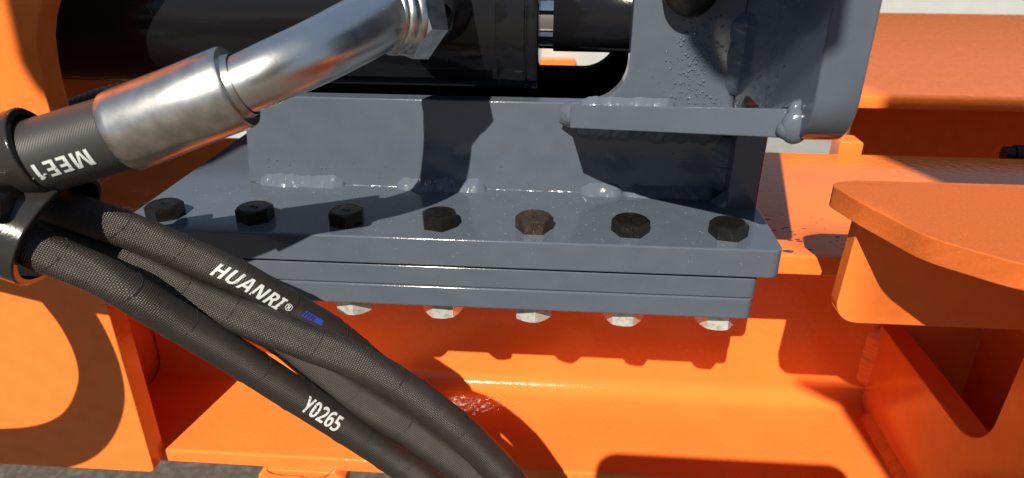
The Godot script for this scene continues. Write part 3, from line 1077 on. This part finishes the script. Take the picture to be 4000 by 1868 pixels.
	# the clamp that ties the bundle to the thick hose
	var o2 := thing("hose_clamp", "glossy black clamp tying the thick hose to the bundle at left", "clamp", Vector3(-0.245, 0.07, 0.12))
	ring_band(o2, "upper_band", Vector3(-0.2315, 0.1030, 0.1190), Vector3(0.90, 0.28, -0.22), 0.0238, 0.0238, 0.0045, 0.024)
	ring_band(o2, "lower_band", Vector3(-0.2330, 0.0590, 0.1180), Vector3(0.90, -0.40, -0.06), 0.0440, 0.0310, 0.0045, 0.026)
	var b2 := Builder.new()
	block(b2, Vector3(-0.013, -0.012, -0.010), Vector3(0.013, 0.010, 0.014), 0.003, along(Vector3(-0.2330, 0.0870, 0.1490), Vector3(0.1, 0.4, 1.0)))
	put("clamp_block", b2, M.band, o2)
	b2 = Builder.new()
	lathe(b2, along(Vector3(-0.2480, 0.0940, 0.1630), Vector3(0.1, 0.4, 1.0)), [[0.0, 0.006], [0.005, 0.006], [0.006, 0.005], [0.006, 0.0]], 24)
	put("clamp_screw", b2, M.zinc, o2)

	# the loose hose whose loop hangs outside the picture and shades the end plate
	var o3 := thing("loose_hose", "black hose looping down outside the left edge of the picture", "hose", Vector3(-0.41, 0.0, 0.17))
	var b3 := Builder.new()
	hose(b3, path([Vector3(-0.60, 0.46, 0.17), Vector3(-0.50, 0.30, 0.17), Vector3(-0.445, 0.19, 0.17), Vector3(-0.4155, 0.1192, 0.17), Vector3(-0.396, 0.0720, 0.17), Vector3(-0.3895, 0.0226, 0.17), Vector3(-0.3989, -0.0197, 0.17), Vector3(-0.4307, -0.0648, 0.17), Vector3(-0.4762, -0.0880, 0.17), Vector3(-0.5471, -0.0942, 0.17), Vector3(-0.75, -0.09, 0.15)], 0.004), func(_s, _a): return 0.0215, 32)
	put("rubber_hose", b3, M.rubber, o3)


func near(frames: Array, p: Vector3) -> float:
	var best := 0
	for i in frames.size():
		if frames[i][0].distance_to(p) < frames[best][0].distance_to(p):
			best = i
	return frames[best][4]


# A flat band bent round an oval, its hole running along `axis`.
func ring_band(parent: Node3D, called: String, at: Vector3, axis: Vector3, ra: float, rb: float, thick: float, wide: float) -> void:
	var f := along(at, axis)
	var b := Builder.new()
	var profile := []
	var c := 0.0015
	for p in [[-wide / 2, 0.0, 0, -1], [-wide / 2, thick - c, -1, 0], [-wide / 2 + c, thick, 0, 1], [wide / 2 - c, thick, 0, 1], [wide / 2, thick - c, 1, 0], [wide / 2, 0.0, 1, 0]]:
		profile.append(p)
	var seg := 72
	for i in profile.size() - 1:
		var p: Array = profile[i]
		var q: Array = profile[i + 1]
		for j in seg:
			var pos := []
			var nor := []
			for e in [[p, j], [p, j + 1], [q, j + 1], [q, j]]:
				var a: float = TAU * e[1] / seg
				var d := Vector3(cos(a), sin(a), 0)
				var out := Vector3(cos(a) / ra, sin(a) / rb, 0).normalized()
				var on: Vector3 = Vector3(d.x * ra, d.y * rb, e[0][0]) + out * e[0][1]
				var m: Vector3 = out * e[0][3] + Vector3(0, 0, e[0][2])
				if i == 0 or i == profile.size() - 2:
					m = Vector3(0, 0, -1 if i == 0 else 1)
				pos.append(f * on)
				nor.append((f.basis * m).normalized())
			b.quad(pos[0], pos[1], pos[2], pos[3], nor[0], nor[1], nor[2], nor[3])
	put(called, b, M.band, parent)


# Added behind the camera to cast shade: a slab for the phone, and sheets cut to shadow outlines.
func out_of_frame() -> void:
	var p := thing("phone_shade_slab", "dark slab added behind the viewpoint, casting the shade of the phone and hands", "shade_slab", Vector3(0.14, 0.15, 0.53))  # added slab stands in for the phone and hands that cast shade
	var b := Builder.new()
	plate(b, Transform3D(Basis(), Vector3(0, 0, 0.522)), rounded([[0.020, 0.125, 0.02], [0.278, 0.125, 0.02], [0.278, 0.281, 0.02], [0.020, 0.281, 0.02]], 8), 0.009, 0.002)
	put("slab_body", b, M.dark, p)
	# unseen sheets added for their shade, outlined by where it falls at z = 0; each stands at z, back along the sunlight
	var g := thing("added_shade", "unseen sheets and strips added behind the viewpoint to shade the right side", "shade_caster", Vector3(0.3, 1.2, 1.3))
	shade_sheet(g, "added_sheet", 0.75, [[0.16, 0.55], [0.178, 0.25], [0.190, 0.236], [0.205, 0.222], [0.220, 0.215], [0.230, 0.176], [0.247, 0.122], [0.266, 0.093], [0.276, 0.100], [0.273, 0.170], [0.262, 0.25], [0.25, 0.55]])
	shade_sheet(g, "added_sheet", 1.3, [[0.43, 0.443], [0.409, 0.295], [0.462, 0.207], [0.50, 0.12], [1.0, 0.12], [1.0, 0.443]])
	shade_sheet(g, "added_sheet", 0.9, [[0.344, -0.082], [0.398, -0.113], [0.433, -0.225], [0.445, -0.50], [0.95, -0.50], [0.95, -0.082]])
	shade_slats(g, 2.4, [[0.300, 0.078], [0.285, 0.045], [0.330, 0.006], [0.340, -0.079], [0.95, -0.079], [0.95, 0.078]], 0.010, 0.0036)
	shade_slats(g, 2.4, [[0.43, 0.446], [0.33, 0.70], [0.20, 1.45], [1.3, 1.45], [1.3, 0.446]], 0.008, 0.0024)
	var k := thing("added_shade_bar", "narrow unseen sheet added behind the viewpoint to shade the end plate", "shade_caster", Vector3(-0.5, 1.2, 0.9))  # unseen sheet, added for the soft shade high on the end plate
	shade_sheet(k, "added_sheet", 0.9, [[-0.336, 0.60], [-0.339, 0.205], [-0.342, 0.16], [-0.336, 0.141], [-0.322, 0.128], [-0.309, 0.125], [-0.300, 0.16], [-0.307, 0.23], [-0.310, 0.60]])


func shade_sheet(parent: Node3D, called: String, z: float, points: Array) -> void:
	var b := Builder.new()
	var outline := PackedVector2Array()
	for q in points:
		outline.append(Vector2(q[0] - 0.222 * z, q[1] + 0.94 * z))
	plate(b, Transform3D(Basis(), Vector3(0, 0, z)), outline, 0.006, 0.0)
	put(called, b, M.dark, parent)


# Unseen level strips, added to thin the sunlight, of `solid` height every `pitch`, inside an outline.
func shade_slats(parent: Node3D, z: float, points: Array, pitch: float, solid: float) -> void:
	var b := Builder.new()
	var outline := PackedVector2Array()
	var lo := 1e9
	var hi := -1e9
	for q in points:
		outline.append(Vector2(q[0] - 0.222 * z, q[1] + 0.94 * z) * 1000.0)
		lo = minf(lo, q[1] + 0.94 * z)
		hi = maxf(hi, q[1] + 0.94 * z)
	var y := lo
	while y < hi:
		var strip := PackedVector2Array([Vector2(-9000, y * 1000.0), Vector2(9000, y * 1000.0), Vector2(9000, (y + solid) * 1000.0), Vector2(-9000, (y + solid) * 1000.0)])
		for piece in Geometry2D.intersect_polygons(strip, outline):
			var small := PackedVector2Array()
			for p in piece:
				small.append(p / 1000.0)
			plate(b, Transform3D(Basis(), Vector3(0, 0, z)), small, 0.0008, 0.0)
		y += pitch
	put("added_slats", b, M.dark, parent).set_meta("kind", "stuff")
